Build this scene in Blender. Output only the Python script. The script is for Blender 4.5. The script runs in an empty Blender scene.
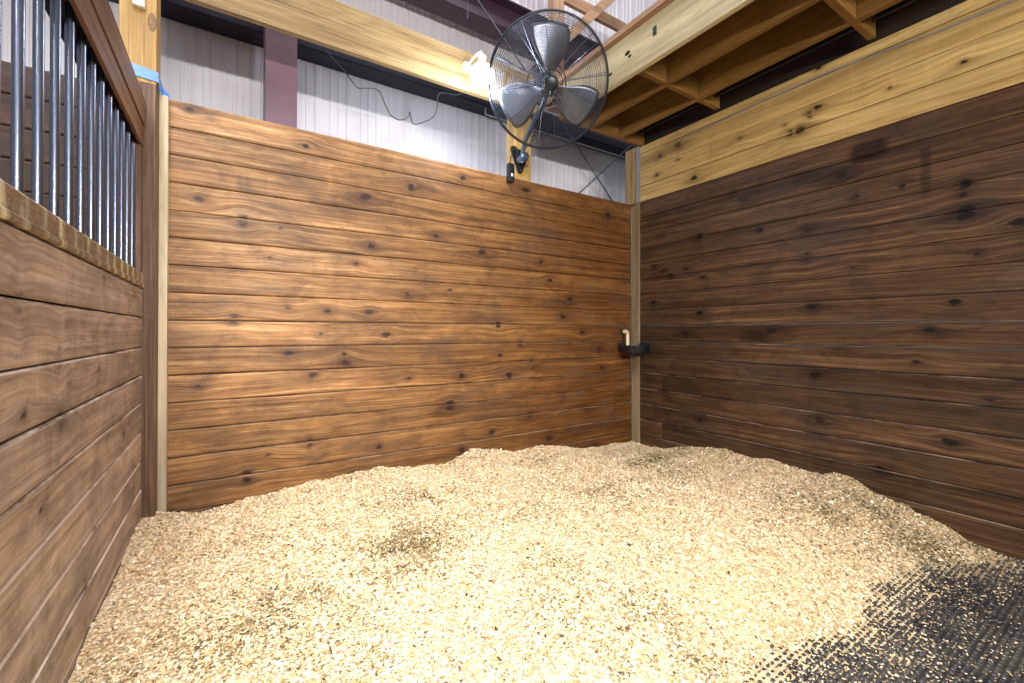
import bpy, bmesh, math, random
import numpy as np
from mathutils import Vector, Matrix
random.seed(7)
rng = np.random.default_rng(11)
S = bpy.context.scene
C = S.collection

# ------------------------------------------------------------------ helpers
def srgb(r, g, b):
    f = lambda c: ((c/255)/12.92 if c/255 <= .04045 else (((c/255)+.055)/1.055)**2.4)
    return (f(r), f(g), f(b), 1.0)

def link(name, me, mats, parent=None):
    o = bpy.data.objects.new(name, me); C.objects.link(o)
    for m in (mats if isinstance(mats, (list, tuple)) else [mats]): me.materials.append(m)
    if parent is not None: o.parent = parent
    return o

def tag(o, label=None, cat=None, group=None, kind=None):
    if label: o['label'] = label
    if cat: o['category'] = cat
    if group: o['group'] = group
    if kind: o['kind'] = kind
    return o

def empty(name, loc=(0,0,0)):
    o = bpy.data.objects.new(name, None); o.location = loc; o.empty_display_size = .1
    C.objects.link(o); return o

class MB:
    """collects shapes in world space; build() links them as one mesh object"""
    def __init__(s): s.bm = bmesh.new()
    def hexa(s, pts):      # 8 points: bottom 4 then top 4
        v = [s.bm.verts.new(p) for p in pts]
        for f in ((3,2,1,0),(4,5,6,7),(0,1,5,4),(1,2,6,5),(2,3,7,6),(3,0,4,7)): s.bm.faces.new([v[i] for i in f])
    def box(s, x0, x1, y0, y1, z0, z1):
        s.hexa([(x0,y0,z0),(x1,y0,z0),(x1,y1,z0),(x0,y1,z0),(x0,y0,z1),(x1,y0,z1),(x1,y1,z1),(x0,y1,z1)])
    def prism(s, prof, axis, a0, a1):
        """closed profile (two coords of the other axes) swept along axis"""
        def P(p, a):
            if axis == 0: return (a, p[0], p[1])
            if axis == 1: return (p[0], a, p[1])
            return (p[0], p[1], a)
        A = [s.bm.verts.new(P(p, a0)) for p in prof]; B = [s.bm.verts.new(P(p, a1)) for p in prof]
        n = len(prof)
        s.bm.faces.new(A[::-1]); s.bm.faces.new(B)
        for i in range(n): s.bm.faces.new((A[i], A[(i+1)%n], B[(i+1)%n], B[i]))
    def bar(s, p0, p1, w, h, up=(0,0,1)):
        p0 = Vector(p0); p1 = Vector(p1); d = (p1-p0).normalized()
        a = d.cross(Vector(up)).normalized()*w/2; b = a.cross(d).normalized()*h/2
        s.hexa([p0-a-b, p0+a-b, p1+a-b, p1-a-b, p0-a+b, p0+a+b, p1+a+b, p1-a+b])
    def tube(s, pts, r, seg=10, closed=False, caps=True):
        pts = [Vector(p) for p in pts]; n = len(pts); rings = []
        R = r if isinstance(r, (list, tuple)) else [r]*n
        prev = None
        for i, p in enumerate(pts):
            if closed: t = pts[(i+1)%n]-pts[i-1]
            else: t = pts[min(i+1,n-1)]-pts[max(i-1,0)]
            t.normalize()
            if prev is None:
                a = t.cross(Vector((0,0,1)))
                if a.length < .1: a = t.cross(Vector((0,1,0)))
            else: a = prev - t*prev.dot(t)
            a.normalize(); prev = a; b = t.cross(a)
            rings.append([s.bm.verts.new(p + (a*math.cos(2*math.pi*k/seg)+b*math.sin(2*math.pi*k/seg))*R[i]) for k in range(seg)])
        m = n if closed else n-1
        for i in range(m):
            A, B = rings[i], rings[(i+1)%n]
            for k in range(seg): s.bm.faces.new((A[k], A[(k+1)%seg], B[(k+1)%seg], B[k]))
        if caps and not closed: s.bm.faces.new(rings[0][::-1]); s.bm.faces.new(rings[-1])
    def lathe(s, prof, mat, seg=32):
        """prof = [(r, h)], spun about local z, placed by the 4x4 mat"""
        rings = []
        for r, h in prof:
            if r < 1e-6: rings.append([s.bm.verts.new(mat @ Vector((0,0,h)))])
            else: rings.append([s.bm.verts.new(mat @ Vector((r*math.cos(2*math.pi*k/seg), r*math.sin(2*math.pi*k/seg), h))) for k in range(seg)])
        for A, B in zip(rings, rings[1:]):
            for k in range(seg):
                q = [A[k%len(A)], A[(k+1)%len(A)], B[(k+1)%len(B)], B[k%len(B)]]
                u = []
                for v in q:
                    if v not in u: u.append(v)
                if len(u) > 2: s.bm.faces.new(u)
    def build(s, name, mats, parent=None, bevel=0, smooth=False, uvaxis=None):
        bmesh.ops.remove_doubles(s.bm, verts=s.bm.verts, dist=1e-6)
        if bevel: bmesh.ops.bevel(s.bm, geom=list(s.bm.edges), offset=bevel, segments=2, affect='EDGES', profile=.6)
        bmesh.ops.recalc_face_normals(s.bm, faces=s.bm.faces)
        if uvaxis is not None:
            uv = s.bm.loops.layers.uv.new('UVMap'); off = random.uniform(0, 40)
            for f in s.bm.faces:
                n = f.normal
                for l in f.loops:
                    c = l.vert.co; o = [i for i in range(3) if i != uvaxis]
                    # across coordinate wraps the faces round the board
                    w = c[o[0]] if abs(n[o[1]]) > abs(n[o[0]]) else c[o[1]]
                    if abs(n[uvaxis]) > .8: l[uv].uv = (c[o[0]]*8+off, c[o[1]]*8)
                    else: l[uv].uv = (c[uvaxis]+off, w + off + (3 if abs(n[o[1]]) > abs(n[o[0]]) else 0))
        me = bpy.data.meshes.new(name); s.bm.to_mesh(me); s.bm.free()
        if smooth:
            me.polygons.foreach_set('use_smooth', [True]*len(me.polygons))
            me.set_sharp_from_angle(angle=math.radians(38))
        return link(name, me, mats, parent)

def add_knot(o, mat, r, placed):
    """a flat oval knot on a timber's own mesh"""
    if mat.name not in [m.name for m in o.data.materials]: o.data.materials.append(mat)
    b = MB(); b.bm.from_mesh(o.data); n0 = len(b.bm.faces)
    b.lathe([(0,.0012),(r*.75,.0011),(r,.0)], placed, 18)
    b.bm.faces.ensure_lookup_table()
    for f in b.bm.faces[n0:]: f.material_index = len(o.data.materials)-1
    b.bm.to_mesh(o.data); b.bm.free()

# ------------------------------------------------------------------ materials
class N:
    def __init__(s, name):
        s.m = bpy.data.materials.new(name); s.m.use_nodes = True; s.t = s.m.node_tree
        s.b = s.t.nodes['Principled BSDF']
    def n(s, ty, **k):
        o = s.t.nodes.new(ty)
        for a, v in k.items():
            if a.startswith('_'): setattr(o, a[1:], v)
        return o
    def l(s, a, b): s.t.links.new(a, b)
    def val(s, x):
        return x
    def math(s, op, a, b=None, c=None, clamp=False):
        o = s.t.nodes.new('ShaderNodeMath'); o.operation = op; o.use_clamp = clamp
        for i, x in enumerate((a, b, c)):
            if x is None: continue
            if isinstance(x, (int, float)): o.inputs[i].default_value = x
            else: s.l(x, o.inputs[i])
        return o.outputs[0]
    def noise(s, vec, scale=1, detail=3, rough=.55, dist=0):
        o = s.t.nodes.new('ShaderNodeTexNoise'); o.inputs['Scale'].default_value = scale
        o.inputs['Detail'].default_value = detail; o.inputs['Roughness'].default_value = rough; o.inputs['Distortion'].default_value = dist
        s.l(vec, o.inputs['Vector']); return o.outputs['Fac']
    def scale(s, vec, sc):
        o = s.t.nodes.new('ShaderNodeVectorMath'); o.operation = 'MULTIPLY'; s.l(vec, o.inputs[0]); o.inputs[1].default_value = sc
        return o.outputs[0]
    def ramp(s, fac, stops):
        o = s.t.nodes.new('ShaderNodeValToRGB'); e = o.color_ramp.elements
        while len(e) < len(stops): e.new(.5)
        for i, (p, c) in enumerate(stops):
            e[i].position = p; e[i].color = c if len(c) == 4 else (*c, 1)
        s.l(fac, o.inputs[0]); return o.outputs[0]
    def mix(s, fac, a, b, mode='MIX'):
        o = s.t.nodes.new('ShaderNodeMix'); o.data_type = 'RGBA'; o.blend_type = mode
        if isinstance(fac, (int, float)): o.inputs['Factor'].default_value = fac
        else: s.l(fac, o.inputs['Factor'])
        for x, i in ((a, 6), (b, 7)):
            if isinstance(x, tuple): o.inputs[i].default_value = x
            else: s.l(x, o.inputs[i])
        return o.outputs[2]
    def mr(s, x, a, b, c, d):
        o = s.t.nodes.new('ShaderNodeMapRange'); s.l(x, o.inputs[0])
        for i, v in enumerate((a, b, c, d)): o.inputs[i+1].default_value = v
        return o.outputs[0]
    def bump(s, h, strength=.3, dist=.002):
        o = s.t.nodes.new('ShaderNodeBump'); o.inputs['Strength'].default_value = strength; o.inputs['Distance'].default_value = dist
        s.l(h, o.inputs['Height']); s.l(o.outputs[0], s.b.inputs['Normal'])

def wood(name, dark, mid, light, knot=(.02,.01,.008,1), rough=.5, blotch=None, blotch_amt=.0, tone=.25, attr=False,
         contrast=1., streak=None, streak_amt=0, spec=.35, blotch_scale=1.6, grad=None):
    k = N(name)
    uv = k.n('ShaderNodeUVMap').outputs[0]
    geo = k.n('ShaderNodeNewGeometry').outputs['Position']
    f1 = k.noise(k.scale(uv, (2.0, 130, 1)), 1, 4, .65)
    f2 = k.noise(k.scale(uv, (.32, 34, 1)), 1, 3, .6, .15)
    field = k.noise(k.scale(uv, (.55, 5.5, 1)), 1, 2, .45, .3)
    rings = k.math('ABSOLUTE', k.math('SINE', k.math('MULTIPLY', field, 40.)))
    rings = k.math('POWER', rings, .6)
    g = k.math('ADD', k.math('MULTIPLY', f1, .52), k.math('MULTIPLY', f2, .46))
    g = k.math('ADD', g, k.math('MULTIPLY', rings, .07))
    g = k.math('ADD', k.math('MULTIPLY', k.math('SUBTRACT', g, .535), 2.5*contrast), .5, clamp=True)
    col = k.ramp(g, [(0., dark), (.5, mid), (1., light)])
    drift = k.noise(k.scale(uv, (.8, 8., 1)), 1, 5, .6, .3)
    col = k.mix(1., col, k.ramp(drift, [(.25, (.52,.48,.45,1)), (.5, (.96,.96,.96,1)), (.75, (1.34,1.33,1.30,1))]), 'MULTIPLY')
    pore = k.noise(k.scale(uv, (3., 300, 1)), 1, 2, .5)
    col = k.mix(k.mr(pore, .58, .72, 0, .45*min(1., contrast)), col, k.mix(1., col, (.55,.5,.46,1), 'MULTIPLY'))
    cath = k.math('SUBTRACT', 1., k.math('ABSOLUTE', k.math('SINE', k.math('MULTIPLY', k.noise(k.scale(uv, (.4, 6.5, 1)), 1, 1.5, .4, .1), 62.))))
    col = k.mix(k.mr(cath, .62, .98, 0, .38*min(1., contrast)), col, k.mix(1., col, (.6,.54,.5,1), 'MULTIPLY'))
    saw = k.noise(k.scale(uv, (260, 3, 1)), 1, 2, .5)
    big = k.noise(geo, blotch_scale, 4, .6, .4)
    col = k.mix(1., col, k.ramp(saw, [(.3, (.97,.97,.97,1)), (.7, (1.03,1.03,1.03,1))]), 'MULTIPLY')
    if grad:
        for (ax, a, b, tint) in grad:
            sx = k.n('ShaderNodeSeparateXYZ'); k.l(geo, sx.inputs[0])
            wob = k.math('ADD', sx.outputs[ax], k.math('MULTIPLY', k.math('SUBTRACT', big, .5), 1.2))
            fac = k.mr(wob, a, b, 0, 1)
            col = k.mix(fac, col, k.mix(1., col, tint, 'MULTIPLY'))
    if blotch:
        bf = k.mr(k.noise(k.scale(geo, (1., 1., 2.2)), 2.3, 5, .65, .5), .48, .72, 0, blotch_amt)
        col = k.mix(bf, col, blotch)
        b2 = k.noise(k.scale(geo, (1., 1., 1.7)), 4.5, 6, .7, .8)
        col = k.mix(k.mr(b2, .5, .34, 0, blotch_amt*.8), col, k.mix(1., col, (.48,.44,.43,1), 'MULTIPLY'))
        col = k.mix(k.mr(b2, .56, .74, 0, blotch_amt*.9), col, k.mix(1., col, (1.5,1.55,1.62,1), 'MULTIPLY'))
    if attr:
        dr = k.noise(k.scale(geo, (11., 11., 1.1)), 1, 5, .7, .3)
        col = k.mix(k.mr(dr, .56, .76, 0, .28), col, k.mix(1., col, (1.5,1.5,1.55,1), 'MULTIPLY'))
        col = k.mix(k.mr(dr, .44, .28, 0, .35), col, k.mix(1., col, (.6,.58,.56,1), 'MULTIPLY'))
    if streak:
        sf = k.mr(k.noise(k.scale(geo, (14., 14., 1.6)), 1, 4, .7, .2), .53, .78, 0, streak_amt)
        sp = k.mr(k.noise(geo, 60, 2, .6), .66, .74, 0, streak_amt)
        sf = k.math('MAXIMUM', sf, sp)
        col = k.mix(sf, col, streak)
    if attr:
        a = k.n('ShaderNodeAttribute', _attribute_name='wd'); s = k.n('ShaderNodeSeparateColor'); k.l(a.outputs['Color'], s.inputs[0])
        t = k.mr(s.outputs[1], 0, 1, 1-tone, 1+tone)
        cc = k.n('ShaderNodeCombineColor')
        k.l(t, cc.inputs[0]); k.l(k.math('POWER', t, 1.08), cc.inputs[1]); k.l(k.math('POWER', t, 1.25), cc.inputs[2])
        col = k.mix(1., col, cc.outputs[0], 'MULTIPLY')
        kk = k.math('MULTIPLY', s.outputs[0], k.mr(f1, .2, .8, 1.3, .9), clamp=True)
        col = k.mix(kk, col, knot)
        ws = k.mr(k.math('MULTIPLY', s.outputs[2], k.mr(f2, .3, .7, .7, 1.3)), .1, .7, 0, 1)
        col = k.mix(ws, col, k.mix(1., col, (.28,.24,.22,1), 'MULTIPLY'))
    k.l(col, k.b.inputs['Base Color'])
    k.l(k.mr(g, 0, 1, rough+.1, rough-.06), k.b.inputs['Roughness'])
    k.b.inputs['Specular IOR Level'].default_value = spec
    k.bump(g, .35, .0018)
    return k.m

def plain(name, col, rough=.5, metal=0, noise_amt=.15, nscale=8, spec=.5, bump=0, emis=None, es=0, stretch=(1,1,1)):
    k = N(name); geo = k.n('ShaderNodeNewGeometry').outputs['Position']
    f = k.noise(k.scale(geo, stretch), nscale, 4, .6)
    d = tuple(c*(1-noise_amt) for c in col[:3])+(1,); l = tuple(min(1, c*(1+noise_amt)) for c in col[:3])+(1,)
    k.l(k.ramp(f, [(.3, d), (.7, l)]), k.b.inputs['Base Color'])
    k.b.inputs['Roughness'].default_value = rough; k.b.inputs['Metallic'].default_value = metal
    k.b.inputs['Specular IOR Level'].default_value = spec
    if bump: k.bump(f, bump, .002)
    if emis: k.b.inputs['Emission Color'].default_value = emis; k.b.inputs['Emission Strength'].default_value = es
    return k.m

M = {}
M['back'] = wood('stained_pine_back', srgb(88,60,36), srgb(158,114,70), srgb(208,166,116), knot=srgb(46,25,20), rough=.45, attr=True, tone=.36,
                 contrast=1.1, blotch=srgb(92,68,50), blotch_amt=.8,
                 grad=[(0, -2.9, -.7, (.44,.34,.20,1)), (2, 1.7, .3, (.86,.82,.74,1))])  # first tint puts the loft's shade toward the right into the colour
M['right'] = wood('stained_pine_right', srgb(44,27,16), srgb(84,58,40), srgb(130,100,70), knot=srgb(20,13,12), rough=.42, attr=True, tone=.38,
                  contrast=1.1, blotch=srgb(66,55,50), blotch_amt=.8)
M['left'] = wood('worn_pine_left', srgb(128,106,92), srgb(176,152,132), srgb(214,194,176), knot=srgb(58,46,46), rough=.55, attr=True, tone=.1,
                 contrast=.9, blotch=srgb(112,100,96), blotch_amt=.9, streak=srgb(196,182,170), streak_amt=.5)
M['neigh'] = wood('stained_pine_neighbour', srgb(30,18,12), srgb(60,38,27), srgb(88,60,44), knot=srgb(24,15,14), rough=.5, attr=True, tone=.2, blotch=srgb(70,56,48), blotch_amt=.5)
M['yellow'] = wood('treated_pine_boards', srgb(158,118,60), srgb(204,172,108), srgb(228,204,148), knot=srgb(48,26,8), rough=.4, attr=True, tone=.1, contrast=1.)
M['beam'] = wood('treated_pine_beam', srgb(116,90,58), srgb(166,138,94), srgb(190,166,124), rough=.5, contrast=1.2)
M['joist'] = wood('loft_pine', srgb(92,64,26), srgb(132,96,46), srgb(158,122,66), rough=.5, contrast=.8)
M['rim'] = wood('loft_rim_pine', srgb(176,156,110), srgb(212,198,158), srgb(228,218,186), rough=.45, contrast=.6)
M['truss'] = wood('truss_pine', srgb(150,112,84), srgb(188,150,120), srgb(206,172,142), rough=.6, contrast=.8)
M['post_low'] = wood('post_stained', srgb(64,44,32), srgb(108,80,60), srgb(146,114,88), rough=.5, contrast=1.2, streak=srgb(160,140,120), streak_amt=.2)
M['post_hi'] = wood('post_treated', srgb(148,108,56), srgb(190,152,88), srgb(212,178,116), rough=.5, contrast=.8)
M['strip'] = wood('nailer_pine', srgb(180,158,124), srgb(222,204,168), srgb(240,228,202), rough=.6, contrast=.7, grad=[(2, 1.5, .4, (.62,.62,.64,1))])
M['strip2'] = wood('corner_strip_pine', srgb(96,78,54), srgb(140,120,90), srgb(172,154,124), rough=.6, contrast=.8)
M['rail'] = wood('rail_stained', srgb(76,48,32), srgb(120,84,58), srgb(158,120,88), rough=.35, contrast=.8)
def dusty(name, dark, light, lo, hi):
    k = N(name); geo = k.n('ShaderNodeNewGeometry').outputs['Position']
    sx = k.n('ShaderNodeSeparateXYZ'); k.l(geo, sx.inputs[0])
    f = k.math('ADD', k.noise(k.scale(geo, (3, 3, 9)), 1, 4, .7), k.mr(sx.outputs[2], 0, 1.3, .12, -.06))
    k.l(k.mix(k.mr(f, lo, hi, 0, 1), dark, light), k.b.inputs['Base Color']); k.b.inputs['Roughness'].default_value = .85
    return k.m
M['dust'] = dusty('dusty_edge', srgb(70,46,28), srgb(150,122,96), .47, .72)
M['dustl'] = dusty('dusty_edge_left', srgb(110,84,68), srgb(226,208,192), .38, .56)
M['dustr'] = dusty('dusty_edge_dark', srgb(34,24,18), srgb(140,116,98), .47, .66)
M['gap'] = plain('board_edge_dark', srgb(40,26,18), .8)

def mat_cap():
    k = N('mottled_cap'); geo = k.n('ShaderNodeNewGeometry').outputs['Position']
    uv = k.n('ShaderNodeUVMap').outputs[0]
    f = k.noise(k.scale(geo, (5, 16, 3)), 1, 4, .65, .4); g = k.noise(k.scale(uv, (3, 90, 1)), 1, 4, .6)
    h = k.noise(geo, 38, 5, .8)
    g = k.math('ADD', k.math('MULTIPLY', g, .5), k.math('MULTIPLY', k.noise(k.scale(geo, (30, 22, 60)), 1, 4, .75), .5))
    base = k.ramp(g, [(.25, srgb(78,56,42)), (.5, srgb(126,98,74)), (.78, srgb(176,150,122))])
    sx = k.n('ShaderNodeSeparateXYZ'); k.l(geo, sx.inputs[0])
    w = k.math('SINE', k.math('MULTIPLY', k.math('ADD', sx.outputs[1], .203), 2*math.pi/.1146))
    w = k.math('ADD', w, k.math('MULTIPLY', k.math('SUBTRACT', f, .5), 5.))
    base = k.mix(k.mr(w, .2, 1.3, 0, .8), base, srgb(226,212,172))  # pale patches repeating at the bar pitch
    base = k.mix(k.mr(f, .6, .35, 0, .4), base, srgb(126,112,74))
    base = k.mix(k.mr(h, .56, .68, 0, .7), base, srgb(204,190,172))
    base = k.mix(k.mr(h, .44, .34, 0, .7), base, srgb(80,58,46))
    k.l(base, k.b.inputs['Base Color']); k.b.inputs['Roughness'].default_value = .65; k.bump(h, .3, .002)
    return k.m
M['cap'] = mat_cap()

def mat_sheet():
    k = N('white_metal_sheet'); geo = k.n('ShaderNodeNewGeometry').outputs['Position']
    f = k.noise(k.scale(geo, (44, 44, .9)), 1, 4, .75); g = k.noise(geo, .9, 3, .5)
    col = k.mix(k.mr(f, .54, .8, 0, .5), srgb(236,232,238), srgb(176,174,192))
    col = k.mix(k.mr(f, .42, .25, 0, .5), col, srgb(248,248,252))
    col = k.mix(k.mr(g, .4, .7, 0, .2), col, srgb(214,206,212))
    k.l(col, k.b.inputs['Base Color']); k.b.inputs['Roughness'].default_value = .45
    return k.m
M['sheet'] = mat_sheet()
M['purple'] = plain('red_oxide_steel', srgb(122,92,104), .45, noise_amt=.12, nscale=5, stretch=(1,1,.4))
M['girt_shaded'] = plain('shaded_girt_steel', srgb(30,25,42), .45, noise_amt=.15, nscale=5, spec=.3)  # steel darkened: the girt's shade is put into this colour
M['darksteel'] = plain('dark_primed_steel', srgb(70,50,66), .45, noise_amt=.2)
M['black'] = plain('black_plastic', srgb(26,28,32), .35, noise_amt=.2)
M['guard'] = plain('black_coated_wire', srgb(34,38,48), .35, metal=.3, noise_amt=.1)
M['wire'] = plain('grille_wire', srgb(96,104,118), .3, metal=.8, noise_amt=.05)
M['alu'] = plain('brushed_aluminium', srgb(116,120,132), .32, metal=.85, noise_amt=.1, nscale=20)
M['motor'] = plain('grey_motor_enamel', srgb(92,104,122), .3, metal=.5, noise_amt=.1)
M['bar'] = plain('galvanised_tube', srgb(124,132,154), .26, metal=.95, noise_amt=.16, nscale=10, stretch=(1,1,.25))
M['blackrail'] = plain('dark_channel', srgb(22,18,18), .6)
M['cable'] = plain('steel_cable', srgb(96,98,108), .4, metal=.6)
M['cord'] = plain('dark_cord', srgb(70,66,70), .5)
M['white'] = plain('white_plastic', srgb(236,232,226), .35, noise_amt=.04)
M['cream'] = plain('cream_pipe', srgb(226,206,172), .4, noise_amt=.05)
M['blue'] = plain('blue_plastic_sheet', srgb(62,128,220), .3, noise_amt=.18, nscale=30)
M['grey'] = plain('grey_conduit', srgb(150,152,162), .4, metal=.3, noise_amt=.08)
M['deck'] = plain('loft_deck_dark', srgb(40,28,18), .8, noise_amt=.3)
M['green'] = plain('dark_green_tag', srgb(40,56,44), .5, noise_amt=.5, nscale=60)
M['concrete'] = plain('concrete', srgb(120,114,106), .8, noise_amt=.2, nscale=3)
M['lamp'] = plain('lamp_glow', srgb(255,255,255), .3, emis=(.88,.94,1,1), es=26)

def mat_rubber():
    k = N('black_rubber'); geo = k.n('ShaderNodeNewGeometry').outputs['Position']
    f = k.noise(geo, 5, 4, .6); g = k.noise(geo, 220, 2, .7)
    col = k.mix(k.mr(f, .4, .75, 0, .55), srgb(40,40,43), srgb(92,88,80))
    col = k.mix(k.mr(g, .58, .7, 0, .4), col, srgb(130,118,92))
    k.l(col, k.b.inputs['Base Color']); k.b.inputs['Roughness'].default_value = .42; k.bump(g, .2, .001)
    return k.m
M['rubber'] = mat_rubber()

def mat_shavings():
    k = N('wood_shavings'); a = k.n('ShaderNodeAttribute', _attribute_name='fc')
    geo = k.n('ShaderNodeNewGeometry').outputs['Position']
    g = k.noise(geo, 130, 3, .7)
    col = k.mix(1., a.outputs['Color'], k.ramp(g, [(.3, (.82,.82,.82,1)), (.7, (1.12,1.12,1.12,1))]), 'MULTIPLY')
    k.l(col, k.b.inputs['Base Color']); k.b.inputs['Roughness'].default_value = .75; k.b.inputs['Specular IOR Level'].default_value = .2
    return k.m
M['shav'] = mat_shavings()
KB= [(-3.305, 2.22, 0.015), (-2.758, 2.156, 0.018), (-2.122, 2.025, 0.02), (-2.42, 1.915, 0.025), (-3.265, 1.762, 0.016), (-3.07, 1.663, 0.022), (-2.886, 1.66, 0.011), (-2.382, 1.612, 0.019), (-2.94, 1.49, 0.008), (-2.473, 1.491, 0.009), (-3.109, 1.15, 0.011), (-2.849, 1.207, 0.009), (-2.635, 1.195, 0.012), (-2.393, 1.196, 0.019), (-2.286, 1.051, 0.019), (-2.843, 0.949, 0.014), (-2.531, 0.88, 0.024), (-2.542, 0.936, 0.011), (-3.266, 0.788, 0.008), (-2.716, 0.817, 0.018), (-2.132, 0.767, 0.01), (-2.673, 1.058, 0.006), (-2.731, 0.407, 0.015), (-2.328, 0.339, 0.016), (-2.946, 0.381, 0.006), (-3.046, 0.26, 0.019), (-2.487, 0.201, 0.015), (-1.74, 2.165, 0.018), (-2.122, 2.038, 0.017), (-1.197, 2.176, 0.023), (-1.944, 1.728, 0.014), (-1.585, 1.654, 0.029), (-0.313, 2.084, 0.018), (-0.96, 1.491, 0.016), (-0.75, 1.347, 0.021), (-0.825, 1.196, 0.016), (-1.448, 1.116, 0.015), (-0.617, 1.072, 0.017), (-1.051, 1.629, 0.016), (-2.148, 1.321, 0.013), (-1.43, 0.899, 0.015), (-0.42, 0.924, 0.017), (-1.745, 0.759, 0.021), (-1.35, 0.746, 0.023), (-1.127, 0.789, 0.008), (-0.384, 0.757, 0.018), (-1.137, 0.86, 0.008), (-1.837, 0.541, 0.021), (-1.155, 0.408, 0.012), (-0.571, 0.415, 0.013), (-1.498, 0.333, 0.022), (-0.968, 0.22, 0.024), (-1.743, 0.235, 0.021), (-0.478, 0.087, 0.017), (-1.839, 1.364, 0.01), (-1.25, 0.971, 0.009)]
KR= [(-1.64, 2.034, 0.037), (-1.039, 2.033, 0.022), (-1.721, 1.884, 0.012), (-1.933, 1.885, 0.017), (-2.18, 1.816, 0.015), (-2.173, 1.772, 0.015), (-1.16, 1.791, 0.021), (-1.469, 1.731, 0.019), (-2.183, 1.668, 0.025), (-2.363, 1.594, 0.024), (-1.458, 1.578, 0.01), (-2.222, 1.465, 0.01), (-1.705, 1.458, 0.009), (-1.486, 1.235, 0.019), (-2.142, 1.23, 0.021), (-1.227, 1.082, 0.028), (-1.503, 0.802, 0.025), (-1.99, 0.913, 0.011), (-1.531, 0.52, 0.025), (-2.123, 0.508, 0.021), (-0.246, 1.653, 0.018), (-0.351, 1.597, 0.013), (-0.567, 1.588, 0.012), (-0.719, 1.507, 0.012), (-0.412, 1.539, 0.01), (-0.693, 1.225, 0.02), (-0.236, 1.329, 0.018), (-0.558, 1.058, 0.016), (-0.693, 0.378, 0.016), (-1.833, 0.286, 0.017), (-2.265, 0.743, 0.01), (-0.693, 1.843, 0.016), (-2.047, 1.086, 0.016)]
KL= [(-0.951, 0.954, 0.006), (-1.541, 0.905, 0.01), (-1.321, 0.841, 0.01), (-1.245, 0.937, 0.005), (-0.561, 0.675, 0.01), (-1.444, 0.684, 0.009), (-1.085, 0.361, 0.006), (-1.249, 0.302, 0.005), (-0.893, 1.247, 0.006), (-1.324, 1.027, 0.005), (-1.564, 1.113, 0.004)]
KU= [(-1.522, 2.749, 0.013), (-1.521, 2.501, 0.016), (-1.47, 2.485, 0.013), (-1.476, 2.456, 0.01), (-1.356, 2.412, 0.013), (-1.325, 2.465, 0.007), (-2.177, 2.447, 0.01), (-1.881, 2.453, 0.008), (-1.017, 2.492, 0.007), (-0.491, 2.63, 0.025), (-0.309, 2.599, 0.017), (-0.491, 2.505, 0.008), (-0.278, 2.444, 0.013), (-0.64, 2.311, 0.02), (-1.294, 2.919, 0.014), (-1.417, 2.396, 0.02)]
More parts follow.
